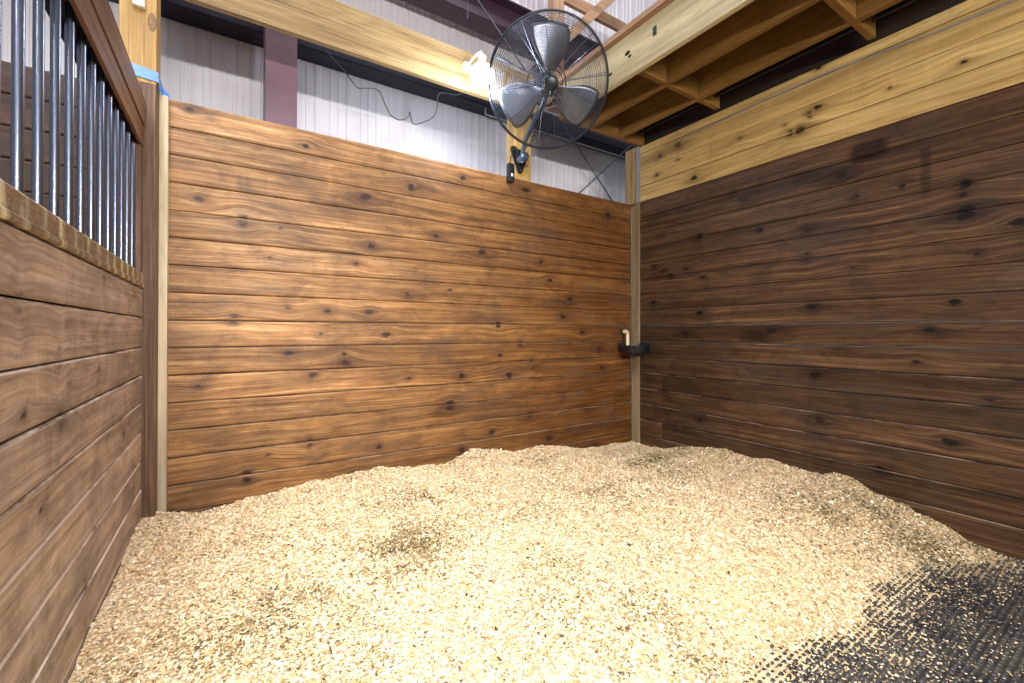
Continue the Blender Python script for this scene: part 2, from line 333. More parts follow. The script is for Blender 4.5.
# ------------------------------------------------------------------ plank walls
PITCH = .14; TOP = 2.25
def plank_wall(name, mats, a0, a1, zs, plane, axis, sign, knots=(), stains=(), res=.008, thick=.038, parent=None, tones=None, joints=(), gap=.0022):
    """boards running along `axis` (0: x, 1: y) between a0 and a1, board edges at zs (descending);
    front face lies in `plane` of the other axis, the boards' body goes in direction `sign`."""
    V=[]; F=[]; MI=[]; UV=[]; COL=[]
    r = np.random.default_rng(abs(hash(name)) % 1000 if False else sum(map(ord, name)))
    base = 0
    for p, (zt, zb) in enumerate(zip(zs, zs[1:])):
        h = zt-zb; ch = .004; dep = .005
        ends = [a0] + [j for (pp, j) in joints if pp == p] + [a1]
        for s0, s1 in zip(ends, ends[1:]):
            nx = max(2, int(round((s1-s0)/res))+1); u = np.linspace(s0, s1, nx)
            ny = max(6, int(round(h/.006)))
            v = np.concatenate([[zb+gap/2], np.linspace(zb+gap/2+ch, zt-gap/2-ch, ny), [zt-gap/2]])
            d = np.concatenate([[dep], np.zeros(ny), [dep]])
            jog = r.uniform(-.0015, .0015)
            U, W = np.meshgrid(u, v); D = np.repeat(d[:,None], nx, 1) + jog
            D[:,0] += .002; D[:,-1] += .002
            wu = U.copy(); wv = W.copy(); kn = np.zeros_like(U); st = np.zeros_like(U)
            for (ku, kz, kr) in knots:
                if not (zb-.03 < kz < zt+.03) or not (s0-.1 < ku < s1+.1): continue
                kz_ = min(max(kz, zb+.006), zt-.006)
                rr = kr*1.02; el = 1.15+.8*((ku*37.7) % 1)
                du = U-ku; dv = W-kz_ + du*.35*(((ku*91.3) % 1)-.5)
                q = np.sqrt((du/(rr*el))**2+(dv/rr)**2)*(1+  .10*np.sin(3*np.arctan2(dv,du)+ku*40)+.05*np.sin(7*np.arctan2(dv,du)+ku*70))
                kn = np.maximum(kn, np.clip((1.15-q)/.5, 0, 1)*(1.-.22*((ku*53.1)%1)))
                kn = np.maximum(kn, .6*np.exp(-((q-1.25)/.22)**2)*((ku*29.3)%1))
                kn = np.maximum(kn, .5*np.exp(-(q/2.2)**2))
                kn = np.maximum(kn, .40*np.exp(-(du/(rr*5))**2-(dv/(rr*1.7))**2))
                wv -= dv*.85*np.exp(-(du/(rr*3.5))**2-(dv/(rr*2.6))**2)
                wv += .010*np.exp(-(du/(rr*9))**2)*(np.sign(.5-((ku*17.1)%1)))
            for (su, sz, sw, sh, sa) in stains:
                st = np.maximum(st, sa*np.exp(-((U-su)/sw)**4-((W-sz)/sh)**4))
            wv = wv + .005*np.sin(U*1.7+p*2.1) + .002*np.sin(U*4.3+p)
            off = r.uniform(0, 50, 2)
            tone = tones[p] if tones is not None else r.uniform(0, 1)
            if len(ends) > 2: tone = min(1, max(0, tone + r.uniform(-.2,.2)))
            P = np.zeros((U.size, 3)); other = 1-axis
            P[:,axis] = U.ravel(); P[:,other] = (plane + sign*D).ravel(); P[:,2] = W.ravel()
            n = U.size; nr = len(v)
            V.append(P); UV.append(np.stack([wu.ravel()+off[0], wv.ravel()+off[1]], 1))
            COL.append(np.stack([kn.ravel(), np.full(n, tone), st.ravel(), np.ones(n)], 1))
            I = np.arange(nr*nx).reshape(nr, nx)
            q = np.stack([I[:-1,:-1], I[:-1,1:], I[1:,1:], I[1:,:-1]], -1).reshape(-1,4)
            if (axis == 0) != (sign > 0): q = q[:, ::-1]
            F.append(q+base)
            mi = np.zeros((nr-1, nx-1), int); mi[-1,:] = 1 if zt < 1.25 else 0
            MI.append(mi.ravel())
            base += n
            # body behind the face
            bp = []
            for a in (s0, s1):
                for z in (zb+gap/2, zt-gap/2):
                    for dd in (dep+jog, thick):
                        c = [0,0,z]; c[axis] = a; c[other] = plane+sign*dd; bp.append(c)
            V.append(np.array(bp, float)); UV.append(np.array([[b[axis]*1.+off[0], b[2]+b[other]+off[1]] for b in bp]))
            COL.append(np.array([[0, tone, 0, 1]]*8, float))
            q = np.array([[0,1,5,4],[2,6,7,3],[0,2,3,1],[4,5,7,6],[1,3,7,5]])+base
            F.append(q); MI.append(np.array([2,2 if zt>=1.25 else 1,2,2,2])); base += 8
    V = np.concatenate(V); F = np.concatenate(F); MI = np.concatenate(MI); UV = np.concatenate(UV); COL = np.concatenate(COL)
    me = bpy.data.meshes.new(name)
    me.vertices.add(len(V)); me.vertices.foreach_set('co', V.astype(np.float32).ravel())
    me.loops.add(F.size); me.loops.foreach_set('vertex_index', F.astype(np.int32).ravel())
    me.polygons.add(len(F)); me.polygons.foreach_set('loop_start', np.arange(0, F.size, 4, dtype=np.int32))
    me.polygons.foreach_set('material_index', MI.astype(np.int32))
    me.update(calc_edges=True)
    ul = me.uv_layers.new(name='UVMap'); ul.data.foreach_set('uv', UV[F.ravel()].astype(np.float32).ravel())
    ca = me.color_attributes.new('wd', 'FLOAT_COLOR', 'POINT'); ca.data.foreach_set('color', COL.astype(np.float32).ravel())
    me.validate()
    return link(name, me, mats, parent)

ZS = [TOP - PITCH*k for k in range(17)]; ZS[-1] = .0
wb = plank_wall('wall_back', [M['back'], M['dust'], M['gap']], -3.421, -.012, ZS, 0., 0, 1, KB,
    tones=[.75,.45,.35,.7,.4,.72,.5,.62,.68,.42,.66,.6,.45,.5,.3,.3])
tag(wb, 'stained horizontal plank wall at the back of the stall', kind='structure')
wn = plank_wall('wall_neighbour', [M['neigh'], M['gap'], M['gap']], -6.2, -3.562, ZS, 0., 0, 1, [(-3.9,1.6,.02),(-3.95,1.47,.03),(-4.1,1.9,.02)], res=.03)
tag(wn, 'dark plank wall of the neighbouring stall seen through the bars', kind='structure')
RS = [(-1.78, 2.13, .09, .06, .95), (-1.33, 2.07, .3, .05, .35), (-2.03, 1.95, .025, .15, .5), (-1.1, 1.05, .12, .06, .5), (-2.0, 1.35, .35, .07, .3),
      (-.5, .75, .5, .5, .35), (-1.9, .82, .9, .055, .45), (-.9, 1.8, .2, .05, .4), (-.45, 1.1, .35, .3, .3)]
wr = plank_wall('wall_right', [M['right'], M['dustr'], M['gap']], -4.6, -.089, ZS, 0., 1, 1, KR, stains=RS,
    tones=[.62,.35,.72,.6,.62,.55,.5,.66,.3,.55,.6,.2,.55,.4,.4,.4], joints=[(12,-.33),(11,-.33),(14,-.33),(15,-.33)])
tag(wr, 'dark stained horizontal plank wall on the right of the stall', kind='structure')
wu = plank_wall('upper_boards', [M['yellow'], M['gap'], M['gap']], -4.6, -.089, [2.756,2.688,2.540,2.394,2.2515], 0., 1, 1, KU,
    tones=[.3,.2,.65,.7], parent=wr)
tag(wu, 'pale unstained boards along the top of the dark wall')
ZL = [1.272,1.137,.998,.868,.74,.605,.47,.34,.21,.08,0]
wl = plank_wall('wall_left', [M['left'], M['dustl'], M['gap']], -4.2, -.146, ZL, -3.47, 1, -1, KL, gap=.004,
    tones=[.5,.55,.5,.6,.3,.5,.45,.5,.5,.5])
tag(wl, 'worn brown plank partition on the left below the bars', kind='structure')

# floor
b = MB(); b.box(-12, 6, -12, .9, -.14, -.02); tag(b.build('floor', M['concrete']), kind='structure')

# ------------------------------------------------------------------ rubber mat
def grid_mesh(name, xs, ys, Zf, mat):
    X, Y = np.meshgrid(xs, ys); Z = Zf(X, Y); V = np.stack([X.ravel(), Y.ravel(), Z.ravel()], 1)
    I = np.arange(X.size).reshape(X.shape)
    F = np.stack([I[:-1,:-1], I[:-1,1:], I[1:,1:], I[1:,:-1]], -1).reshape(-1,4)
    return V, F
def mesh_np(name, V, F, mats, attrs=None, parent=None, smooth=False):
    me = bpy.data.meshes.new(name)
    me.vertices.add(len(V)); me.vertices.foreach_set('co', V.astype(np.float32).ravel())
    me.loops.add(F.size); me.loops.foreach_set('vertex_index', F.astype(np.int32).ravel())
    me.polygons.add(len(F)); me.polygons.foreach_set('loop_start', np.arange(0, F.size, F.shape[1], dtype=np.int32))
    me.update(calc_edges=True)
    if smooth: me.polygons.foreach_set('use_smooth', np.ones(len(F), bool))
    for n, c in (attrs or {}).items():
        ca = me.color_attributes.new(n, 'FLOAT_COLOR', 'POINT'); ca.data.foreach_set('color', c.astype(np.float32).ravel())
    return link(name, me, mats, parent)
def mat_z(X, Y):
    p = .019; row = np.floor(Y/p); fu = ((X/.025 + .5*(row % 2)) % 1)-.5; fw = ((Y/p) % 1)-.5
    hh = .0095*(.8+.2*np.sin(row*12.9+np.floor(X/.025+.5*(row % 2))*78.2))
    return .0005 + hh*np.clip(1-(fu/.44)**4, 0, 1)*np.clip(1-(fw/.36)**4, 0, 1)
V, F = grid_mesh('m', np.arange(-1.95, -.004, .0038), np.arange(-3.2, -1.95, .0031), mat_z, None)
rm = mesh_np('rubber_mat', V, F, M['rubber'])
tag(rm, 'black rubber floor mat with raised rubber studs where the shavings stop', 'mat')

# ------------------------------------------------------------------ shavings
LB=[(-3.47,.16),(-3.39,.147),(-3.344,.141),(-3.246,.119),(-3.19,.117),(-3.036,.156),(-2.935,.156),(-2.783,.174),(-2.328,.199),(-2.191,.176),(-1.881,.145),(-1.68,.226),(-1.54,.206),(-1.331,.153),(-1.052,.162),(-.62,.067),(-.273,.061),(.01,.056)]
LR=[(-.091,.043),(-.349,.057),(-.576,.125),(-.893,.181),(-1.11,.165),(-1.253,.183),(-1.55,.173),(-1.612,.198),(-1.704,.189),(-1.814,.138),(-1.909,.125),(-2.041,.153),(-2.121,.141),(-2.265,.065),(-2.312,.05),(-2.372,.02),(-3,-.02)]
LL=[(-.135,.19),(-.412,.208),(-.672,.172),(-.888,.178),(-1.05,.194),(-1.231,.169),(-4,.15)]
MATP=[(.066,-2.363),(-.232,-2.206),(-.609,-2.109),(-.89,-2.107),(-1.203,-2.16),(-1.484,-2.07),(-1.665,-2.062),(-1.812,-2.078),(-2.1,-2.4),(-2.2,-3.4)]
def vnoise(X, Y, f, seed):
    r = np.random.default_rng(seed); T = r.uniform(-1, 1, (64, 64))
    x = X*f+100; y = Y*f+100; xi = np.floor(x).astype(int); yi = np.floor(y).astype(int); fx = x-xi; fy = y-yi
    fx = fx*fx*(3-2*fx); fy = fy*fy*(3-2*fy); g = lambda i, j: T[i % 64, j % 64]
    return (g(xi,yi)*(1-fx)+g(xi+1,yi)*fx)*(1-fy)+(g(xi,yi+1)*(1-fx)+g(xi+1,yi+1)*fx)*fy
def mat_dist(X, Y):
    """signed distance to the bare corner: negative inside"""
    px = np.array([p[0] for p in MATP][::-1]); py = np.array([p[1] for p in MATP][::-1])
    D = np.full(X.shape, 9.)
    for (x0,y0),(x1,y1) in zip(MATP, MATP[1:]):
        dx, dy = x1-x0, y1-y0; t = np.clip(((X-x0)*dx+(Y-y0)*dy)/(dx*dx+dy*dy), 0, 1)
        D = np.minimum(D, np.hypot(X-x0-t*dx, Y-y0-t*dy))
    poly = MATP + [(.6,-3.6),(.6,-2.36)]
    inside = np.zeros(X.shape, bool); n = len(poly)
    for i in range(n):
        x0,y0 = poly[i]; x1,y1 = poly[(i+1)%n]
        c = ((y0 > Y) != (y1 > Y)) & (X < (x1-x0)*(Y-y0)/((y1-y0) if y1 != y0 else 1e-9)+x0)
        inside ^= c
    return np.where(inside, -D, D)
def lit_h(X, Y, fine=True):
    hb = np.interp(X, [p[0] for p in LB], [p[1] for p in LB]); hr = np.interp(-Y, [-p[0] for p in LR], [p[1] for p in LR]); hl = np.interp(-Y, [-p[0] for p in LL], [p[1] for p in LL])
    db = np.maximum(-Y, .001); dr = np.maximum(-X, .001); dl = np.maximum(X+3.47, .001)
    wb_, wr_, wl_ = np.exp(-(db/.32))/db, np.exp(-(dr/.28))/dr, np.exp(-(dl/.32))/dl
    mid = .118+.035*vnoise(X, Y, 1.6, 3)+.022*vnoise(X, Y, 3.4, 5)
    h = (hb*wb_+hr*wr_+hl*wl_+mid*.6)/(wb_+wr_+wl_+.6)
    h = h - .025*np.exp(-((X+2.46)/.22)**2-((Y+.98)/.16)**2) + .022*np.exp(-((X+2.3)/.4)**2-((Y+1.35)/.12)**2)
    d = mat_dist(X, Y) + .05*vnoise(X, Y, 5, 8) + .03*vnoise(X, Y, 14, 9)
    s = np.clip(d/.42, 0, 1); s = s*s*(3-2*s)
    h = (h+.006)*s + np.where(d > 0, .004+.006*np.clip(d/.05, 0, 1), .0112*np.exp(d/.17)-.0062+.0030*vnoise(X, Y, 11, 31)+.0040*vnoise(X, Y, 40, 33)+.002*vnoise(X, Y, 120, 34)+.002*vnoise(X, Y, 60, 32)) - .006*s
    if fine: h = h + (.007*vnoise(X, Y, 11, 12)+.005*vnoise(X, Y, 31, 13)+.003*vnoise(X, Y, 75, 14))*np.clip(d/.1, 0, 1)
    return h, d
def stain(X, Y):
    s = np.zeros(X.shape)
    for cx, cy, rx, ry, a in ((-2.46,-.98,.24,.19,.9),(-.45,-.62,.42,.16,.8),(-.5,-1.72,.28,.22,.55),(-1.2,-.95,.9,.28,.3),(-2.0,-1.35,.4,.1,.35),(-2.95,-1.2,.3,.25,.35),(-2.25,-.5,.35,.15,.45),(-.2,-2.15,.3,.3,.6),(-1.9,-1.55,.22,.18,.3),(-1.95,-1.9,.25,.18,.55),(-1.,-.3,.5,.12,.3),(-.15,-1.85,.14,.4,.6)):
        s = np.maximum(s, a*np.exp(-((X-cx)/rx)**2-((Y-cy)/ry)**2))
    s = s*(.75+.7*vnoise(X, Y, 9, 21)) + .10*np.clip(vnoise(X, Y, 3.2, 22)+.4*vnoise(X, Y, 19, 23), 0, 1)*2.2
    return np.clip(s, 0, 1)
def lin(c): return np.array(srgb(*c)[:3])
def make_shavings():
    xs = np.concatenate([np.arange(-3.469, -.005, .0075), [-.002]]); ys = np.arange(-3.1, -.0005, .0075)
    X, Y = np.meshgrid(xs, ys); Z, d = lit_h(X, Y)
    V0 = np.stack([X.ravel(), Y.ravel(), Z.ravel()], 1); I = np.arange(X.size).reshape(X.shape)
    F0 = np.stack([I[:-1,:-1], I[:-1,1:], I[1:,1:], I[1:,:-1]], -1).reshape(-1,4)
    F0 = F0[(d.ravel()[F0] > -.4).any(1)]
    s = stain(X, Y).ravel()[:,None]
    c0 = lin((228,204,160))*(1-s)+lin((120,104,66))*s; c0 = c0*rng.uniform(.55, 1.15, len(c0))[:,None]; A0 = np.concatenate([c0, np.ones((len(c0),1))], 1)
    # loose chips, nearer the viewer smaller spacing
    n = 620000
    x = rng.uniform(-3.465, -.004, n); y = -3.0+rng.uniform(0, 1, n)*2.996
    keep = (y > -2.75) & ((x+3.127)*.84-(y+2.796)*.542 > -1.25*((x+3.127)*.542+(y+2.796)*.84)-.1)
    x, y = x[keep], y[keep]
    z, d = lit_h(x, y)
    pm = np.where(d > .0, 1., .34*np.exp(d/.13)+.012+.03*np.exp(d/.35))
    k2 = rng.uniform(0, 1, len(x)) < pm; x, y, z, d = x[k2], y[k2], z[k2], d[k2]
    z = np.where(d <= .01, np.maximum(z, np.where(rng.uniform(0,1,len(x)) < .35, mat_z(x, y)+.001, .003)), z)
    n = len(x)
    L = rng.gamma(2.6, .00085, n)+.0018; W = L*rng.uniform(.35, .9, n)
    small = d < 0; L = np.where(small, L*.75, L); W = np.where(small, W*.7, W)
    th = rng.uniform(0, 2*np.pi, n); tilt = np.where(small, rng.uniform(-.3,.3,n), rng.normal(0, .3, n)); roll = np.where(small, rng.uniform(-.25,.25,n), rng.normal(0, .27, n))
    a = np.stack([np.cos(th)*np.cos(tilt), np.sin(th)*np.cos(tilt), np.sin(tilt)], 1)
    b0 = np.stack([-np.sin(th), np.cos(th), np.zeros(n)], 1); c = np.cross(a, b0)
    b = b0*np.cos(roll)[:,None]+c*np.sin(roll)[:,None]
    zz = z + np.where(small, .002, rng.uniform(.0, .0045, n)+ .35*L*np.abs(np.sin(tilt)))
    P = np.stack([x, y, zz], 1); a = a*L[:,None]/1; b = b*W[:,None]/1
    cn = np.cross(a, b); cn /= np.linalg.norm(cn, axis=1)[:,None]+1e-9
    curl = cn*(L*rng.uniform(-.3, .5, n))[:,None]
    Q = np.stack([P-a-b*.8, P+a-b, P+a*.8+b, P-a+b+curl], 1).reshape(-1,3)
    F1 = np.arange(4*n).reshape(-1,4)+len(V0)
    pal = np.array([lin(c) for c in ((240,218,182),(235,209,168),(245,230,200),(229,199,152),(247,236,212),(212,166,112),(212,194,158),(194,160,110))])
    w = np.array([.24,.22,.16,.13,.08,.06,.07,.04]); ci = rng.choice(len(pal), n, p=w/w.sum())
    col = pal[ci]*rng.uniform(.9, 1.07, n)[:,None]
    sf = stain(x, y); hit_ = rng.uniform(0, 1, n) < sf*.75
    pal2 = np.array([lin(c) for c in ((150,134,92),(124,108,72),(172,152,108),(96,82,58))])
    col = np.where(hit_[:,None], pal2[rng.choice(4, n)], col)
    dk = rng.uniform(0, 1, n) < .008; col = np.where(dk[:,None], lin((70,54,38)), col)
    col = np.clip(col, 0, .95)
    A1 = np.repeat(np.concatenate([col, np.ones((n,1))], 1), 4, 0)
    o = mesh_np('shavings_bedding', np.concatenate([V0, Q]), np.concatenate([F0, F1]), M['shav'], {'fc': np.concatenate([A0, A1])})
    tag(o, 'pale pine wood shavings bedding heaped over the stall floor', 'bedding', kind='stuff')
make_shavings()
# ------------------------------------------------------------------ left: bars, rails, posts
g = empty('stall_grille', (-3.5, -2.1, 1.272))
tag(g, 'row of upright steel bars between a mottled cap rail and brown top rail', 'stall grille')
g0 = g.location.copy()
def part(o, parent, p0):
    o.location = tuple(-c for c in p0); return o          # geometry is in world space
def P(b, name, mat, root, **k):
    o = b.build(name, mat, root, **k); o.location = -root.location; return o
def SP(b, name, mat, par, **k):                            # sub-part of a part
    return b.build(name, mat, par, **k)
b = MB()
b.prism([(-3.535,1.274),(-3.467,1.274),(-3.464,1.278),(-3.464,1.290),(-3.468,1.294),(-3.468,1.338),(-3.474,1.346),(-3.535,1.346)], 1, -4.2, -.147)
tag(P(b, 'cap_rail', M['cap'], g, uvaxis=1), 'mottled cap rail with pale patches')
b = MB(); b.box(-3.482,-3.468,-4.2,-.147,1.930,2.024); P(b, 'lower_top_rail', M['rail'], g, bevel=.003, uvaxis=1)
b = MB(); b.box(-3.530,-3.4822,-4.2,-.147,1.972,2.024); b.box(-3.545,-3.5302,-4.2,-.147,1.930,2.024); P(b, 'bar_channel', M['blackrail'], g)
b = MB(); b.box(-3.548,-3.464,-4.2,-.147,2.031,2.152); P(b, 'upper_top_rail', M['rail'], g, bevel=.004, uvaxis=1)
b = MB(); b.box(-3.535,-3.472,-.200,-.147,1.347,1.929); P(b, 'end_stile', M['post_low'], g, bevel=.003, uvaxis=2)
bar0 = None
for k in range(20):
    y = -.2135 - .1146*k
    if bar0 is None:
        b = MB(); b.tube([(0,0,1.34),(0,0,1.971)], .0101, 16)
        bar0 = b.build('bar', M['bar'], g, smooth=True); o = bar0
    else:
        o = bar0.copy(); C.objects.link(o); o.parent = g
    o.location = Vector((-3.5, y, 0)) - g.location

lp = empty('support_post', (-3.49, -.07, 0))
tag(lp, 'square timber post at the left corner, stained brown below and pale above', 'post')
b = MB(); b.box(-3.56,-3.4245,-.145,-.002,0,2.238); P(b, 'stained_lower_part', M['post_low'], lp, bevel=.004, uvaxis=2)
b = MB(); b.box(-3.56,-3.4245,-.145,-.002,2.238,5.2); up_ = P(b, 'pale_upper_part', M['post_hi'], lp, bevel=.004, uvaxis=2)
# knot on the post face
add_knot(up_, plain('knot_wood', srgb(128,90,50), .5, noise_amt=.4, nscale=60), .03, Matrix.Translation((-3.441,-.1452,2.53)) @ Matrix.Rotation(math.radians(90),4,'X') @ Matrix.Diagonal((.55,1.5,1,1)))

b = MB()   # blue sheet wrapped round the post
prof = [(-3.563,-.149,2.262,2.318),(-3.49,-.1505,2.258,2.309),(-3.417,-.149,2.250,2.297),(-3.416,-.10,2.236,2.290),(-3.410,-.05,2.232,2.274),(-3.395,-.035,2.236,2.262),(-3.385,-.03,2.240,2.248)]
vs = [(b.bm.verts.new((x,y,z0)), b.bm.verts.new((x,y,z1))) for x,y,z0,z1 in prof]
for (a0,a1),(c0,c1) in zip(vs, vs[1:]): b.bm.faces.new((a0,c0,c1,a1))
o = b.build('plastic_wrap', M['blue']); m = o.modifiers.new('s','SOLIDIFY'); m.thickness = .0012; m.offset = 1
tag(o, 'strip of bright blue plastic wrapped round the left post above its stain', 'plastic strip')
b = MB(); b.box(-3.51,-3.465,-.175,-.146,2.575,2.66); o = b.build('junction_box', M['white'], bevel=.006, smooth=True)
tag(o, 'small white box fixed high on the front of the left post', 'box')

b = MB(); b.box(-3.424,-3.389,-.055,-.001,.0,2.238); tag(b.build('trim_left', M['strip'], bevel=.003, uvaxis=2), 'pale timber strip beside the left post', kind='structure')
b = MB(); b.box(-.0115,.03,-.0885,-.045,.0,2.255); b.box(-.0105,.03,-.0435,-.001,.0,2.235)
tag(b.build('trim_right', M['strip2'], bevel=.0025, uvaxis=2), 'narrow pale timber strip in the far corner', kind='structure')
b = MB(); b.box(-.0105,.13,0.0,.075,2.2515,2.765); b.box(-.0110,.038,-.047,-.001,2.2515,2.765); o = b.build('corner_post', M['beam'], bevel=.003, uvaxis=2)
tag(o, 'pale timber post rising above the far right corner', 'post')
b = MB(); b.box(-.013,.03,-.0885,-.052,2.2555,2.762); o = b.build('conduit', M['grey'], bevel=.003)
tag(o, 'thin grey metal conduit running up beside the pale corner post', 'conduit')

b = MB(); b.box(-1.262,-1.121,.0395,.18,.0,2.95); o = b.build('fan_post', M['post_hi'], bevel=.004, uvaxis=2)
tag(o, 'pale timber post behind the back wall that carries the fan', 'post')

# long pale beam
b = MB(); b.box(-3.419,-1.10,-.03,.0085,2.776,3.056); o = b.build('wall_beam', M['beam'], bevel=.003, uvaxis=0)
tag(o, 'long pale timber beam running above the back wall', 'beam')

# ------------------------------------------------------------------ loft on the right
rim = MB(); rim.box(-.915,-.877,-4.6,-.10,2.770,3.045)
o = rim.build('rim_joist', M['rim'], bevel=.003, uvaxis=1); tag(o, 'outermost pale loft joist, lit by the lamp and facing the fan', 'joist')
b = MB(); b.box(-.9162,-.9152,-1.012,-.983,2.915,2.975); t_ = b.build('green_tag', M['green'], o); tag(t_, 'small dark green tag')
for ky, kz, kr in ((-.775,2.925,.015),(-.795,2.895,.010),(-.62,2.86,.011),(-.30,2.90,.012)):
    add_knot(o, M['gap'], kr, Matrix.Translation((-.9152,ky,kz)) @ Matrix.Rotation(math.radians(-90),4,'Y') @ Matrix.Diagonal((1,1.6,1,1)))
b = MB(); b.box(-.955,-.840,-4.6,-.10,3.047,3.085); o = b.build('top_plate', M['truss'], bevel=.003, uvaxis=1); tag(o, 'thin timber plate lying along the top of the outermost loft joist', 'timber plate')
G = 'inner loft joists'
for x0, lab in ((-.628,'middle loft joist, between the outermost joist and the wall side joist'), (-.278,'loft joist nearest the right wall')):
    b = MB(); b.box(x0, x0+.038, -4.6, -.10, 2.770, 3.044); o = b.build('loft_joist', M['joist'], bevel=.003, uvaxis=1)
    tag(o, lab, 'joist', G)
bays = [(-.876,-.629),(-.589,-.279),(-.239,-.004)]
bn = ['between the outermost and middle joists','between the two inner joists','between the last joist and the right wall']
for row, (yy, rn) in enumerate(((-.845,'far blocking piece'),(-1.80,'near blocking piece'),(-2.75,'nearest blocking piece'))):
    for (x0,x1), nn in zip(bays, bn):
        b = MB(); b.box(x0+.0005, x1-.0005, yy-.019, yy+.019, 2.772 if x1 < -.1 else 2.7725, 2.96 if x1 < -.1 else 2.97); o = b.build('blocking', M['joist'], bevel=.003, uvaxis=0)
        tag(o, 'loft %s %s' % (rn, nn), 'timber blocking', 'blocking between the loft joists')
b = MB(); b.box(-.915,.13,-.0985,-.061,2.768,3.044); o = b.build('ledger_board', M['joist'], bevel=.003, uvaxis=0)
tag(o, 'ledger board across the far ends of the loft joists', 'board')
b = MB(); b.box(-.84,.9,-4.6,.04,3.0865,3.105); b.box(-.838,.9,-4.6,.04,3.046,3.0860)
tag(b.build('ceiling', M['deck']), 'dark underside of the loft deck', kind='structure')
for (x, z, r, lab) in ((-.13,2.93,.018,'thicker dark pipe under the loft deck beside the right wall'), (-.06,2.85,.011,'thinner dark pipe low under the loft deck beside the right wall')):
    b = MB(); b.tube([(x,-4.5,z),(x,-.12,z)], r, 10)
    # pipes run through notches in the blocking
    o = b.build('pipe', M['blackrail'], smooth=True); tag(o, lab, 'pipe')
b = MB(); b.box(.045,.75,-4.6,-.1,2.5,3.04); b.box(.135,.75,-.0995,.07,2.3,3.04); tag(b.build('void_block', M['deck']), 'dark block added for the unlit void behind the right wall', kind='structure')  # solid dark boxes added in place of the unlit space behind
b = MB(); pts = [(-.0035,-3.2,2.640),(-.0035,-2.6,2.648),(-.0035,-2.1,2.655),(-.0035,-1.6,2.69),(-.0035,-1.2,2.688),(-.0035,-.9,2.676),(-.0035,-.5,2.668)]
b.tube(pts, .0045, 8); o = b.build('wall_cable', M['grey'], smooth=True); tag(o, 'thin grey cable along the topmost pale board of the right wall', 'cable')

# ------------------------------------------------------------------ barn shell behind the stall
def sheet(name, x0, x1, z0, z1, y):
    prof = []; x = x0
    while x < x1:                                         # ribbed panel, 23 cm ribs
        prof += [(x,0),(x+.012,-.007),(x+.040,-.007),(x+.052,0),(x+.11,0),(x+.116,-.004),(x+.130,-.004),(x+.136,0),(x+.17,0),(x+.176,-.004),(x+.190,-.004),(x+.196,0)]; x += .23
    b = MB(); A = [b.bm.verts.new((px, y+dy, z0)) for px, dy in prof]; B = [b.bm.verts.new((px, y+dy, z1)) for px, dy in prof]
    for i in range(len(prof)-1): b.bm.faces.new((A[i],A[i+1],B[i+1],B[i]))
    o = b.build(name, M['sheet']); m = o.modifiers.new('s','SOLIDIFY'); m.thickness = .001; return o
tag(sheet('wall_barn', -7.2, 3.2, -.02, 6.2, .80), 'white ribbed metal sheeting of the barn wall', kind='structure')
b = MB(); b.box(-2.944,-2.760,.40,.606,-.02,3.4); o = b.build('steel_column', M['purple'], bevel=.004)
o.location.x = .0; tag(o, 'dusty purple steel column behind the back wall', 'column')
b = MB(); b.prism([(.785,3.095),(.618,3.095),(.61,3.105),(.61,3.15),(.618,3.2),(.65,3.245),(.70,3.26),(.785,3.26)], 0, -7., 1.6)
o = b.build('steel_girt', M['girt_shaded'], bevel=0, smooth=True); tag(o, 'long purple steel girt behind the pale beam, its shade painted in', 'steel beam')
b = MB(); b.tube([(-1.2,.64,3.03),(1.5,.64,3.03)], .007, 8); b.tube([(-1.2,.64,3.03),(-1.2,.64,3.094)], .007, 8); b.tube([(1.5,.64,3.03),(1.5,.64,3.094)], .007, 8); o = b.build('girt_pipe', M['grey'], smooth=True); tag(o, 'thin pipe slung right under the purple steel girt', 'pipe')
b = MB()  # I beam high up
b.prism([(.50,3.785),(.70,3.785),(.70,3.800),(.607,3.800),(.607,4.035),(.70,4.035),(.70,4.05),(.50,4.05),(.50,4.035),(.593,4.035),(.593,3.800),(.50,3.800)], 0, -4.5, .30)
o = b.build('roof_beam', M['darksteel'], bevel=0); tag(o, 'high dark purple steel beam crossing behind the top of the fan', 'steel beam')
b = MB(); b.box(-.66,-.535,.34,.43,3.127,5.4); o = b.build('truss_post', M['truss'], bevel=.003, uvaxis=2); tag(o, 'upright roof timber standing behind the fan', 'roof timber')
b = MB(); b.bar((-.70,.295,3.60),(.40,.295,4.78), .085, .13, up=(0,1,0)); o = b.build('truss_brace', M['truss'], bevel=.003, uvaxis=0); tag(o, 'slanting roof timber leaning away to the upper right behind the fan', 'roof timber')
b = MB(); b.box(-1.6,1.6,.435,.475,4.235,4.345); o = b.build('truss_chord', M['truss'], bevel=.003, uvaxis=0); tag(o, 'level pale roof timber high above the loft edge', 'roof timber')
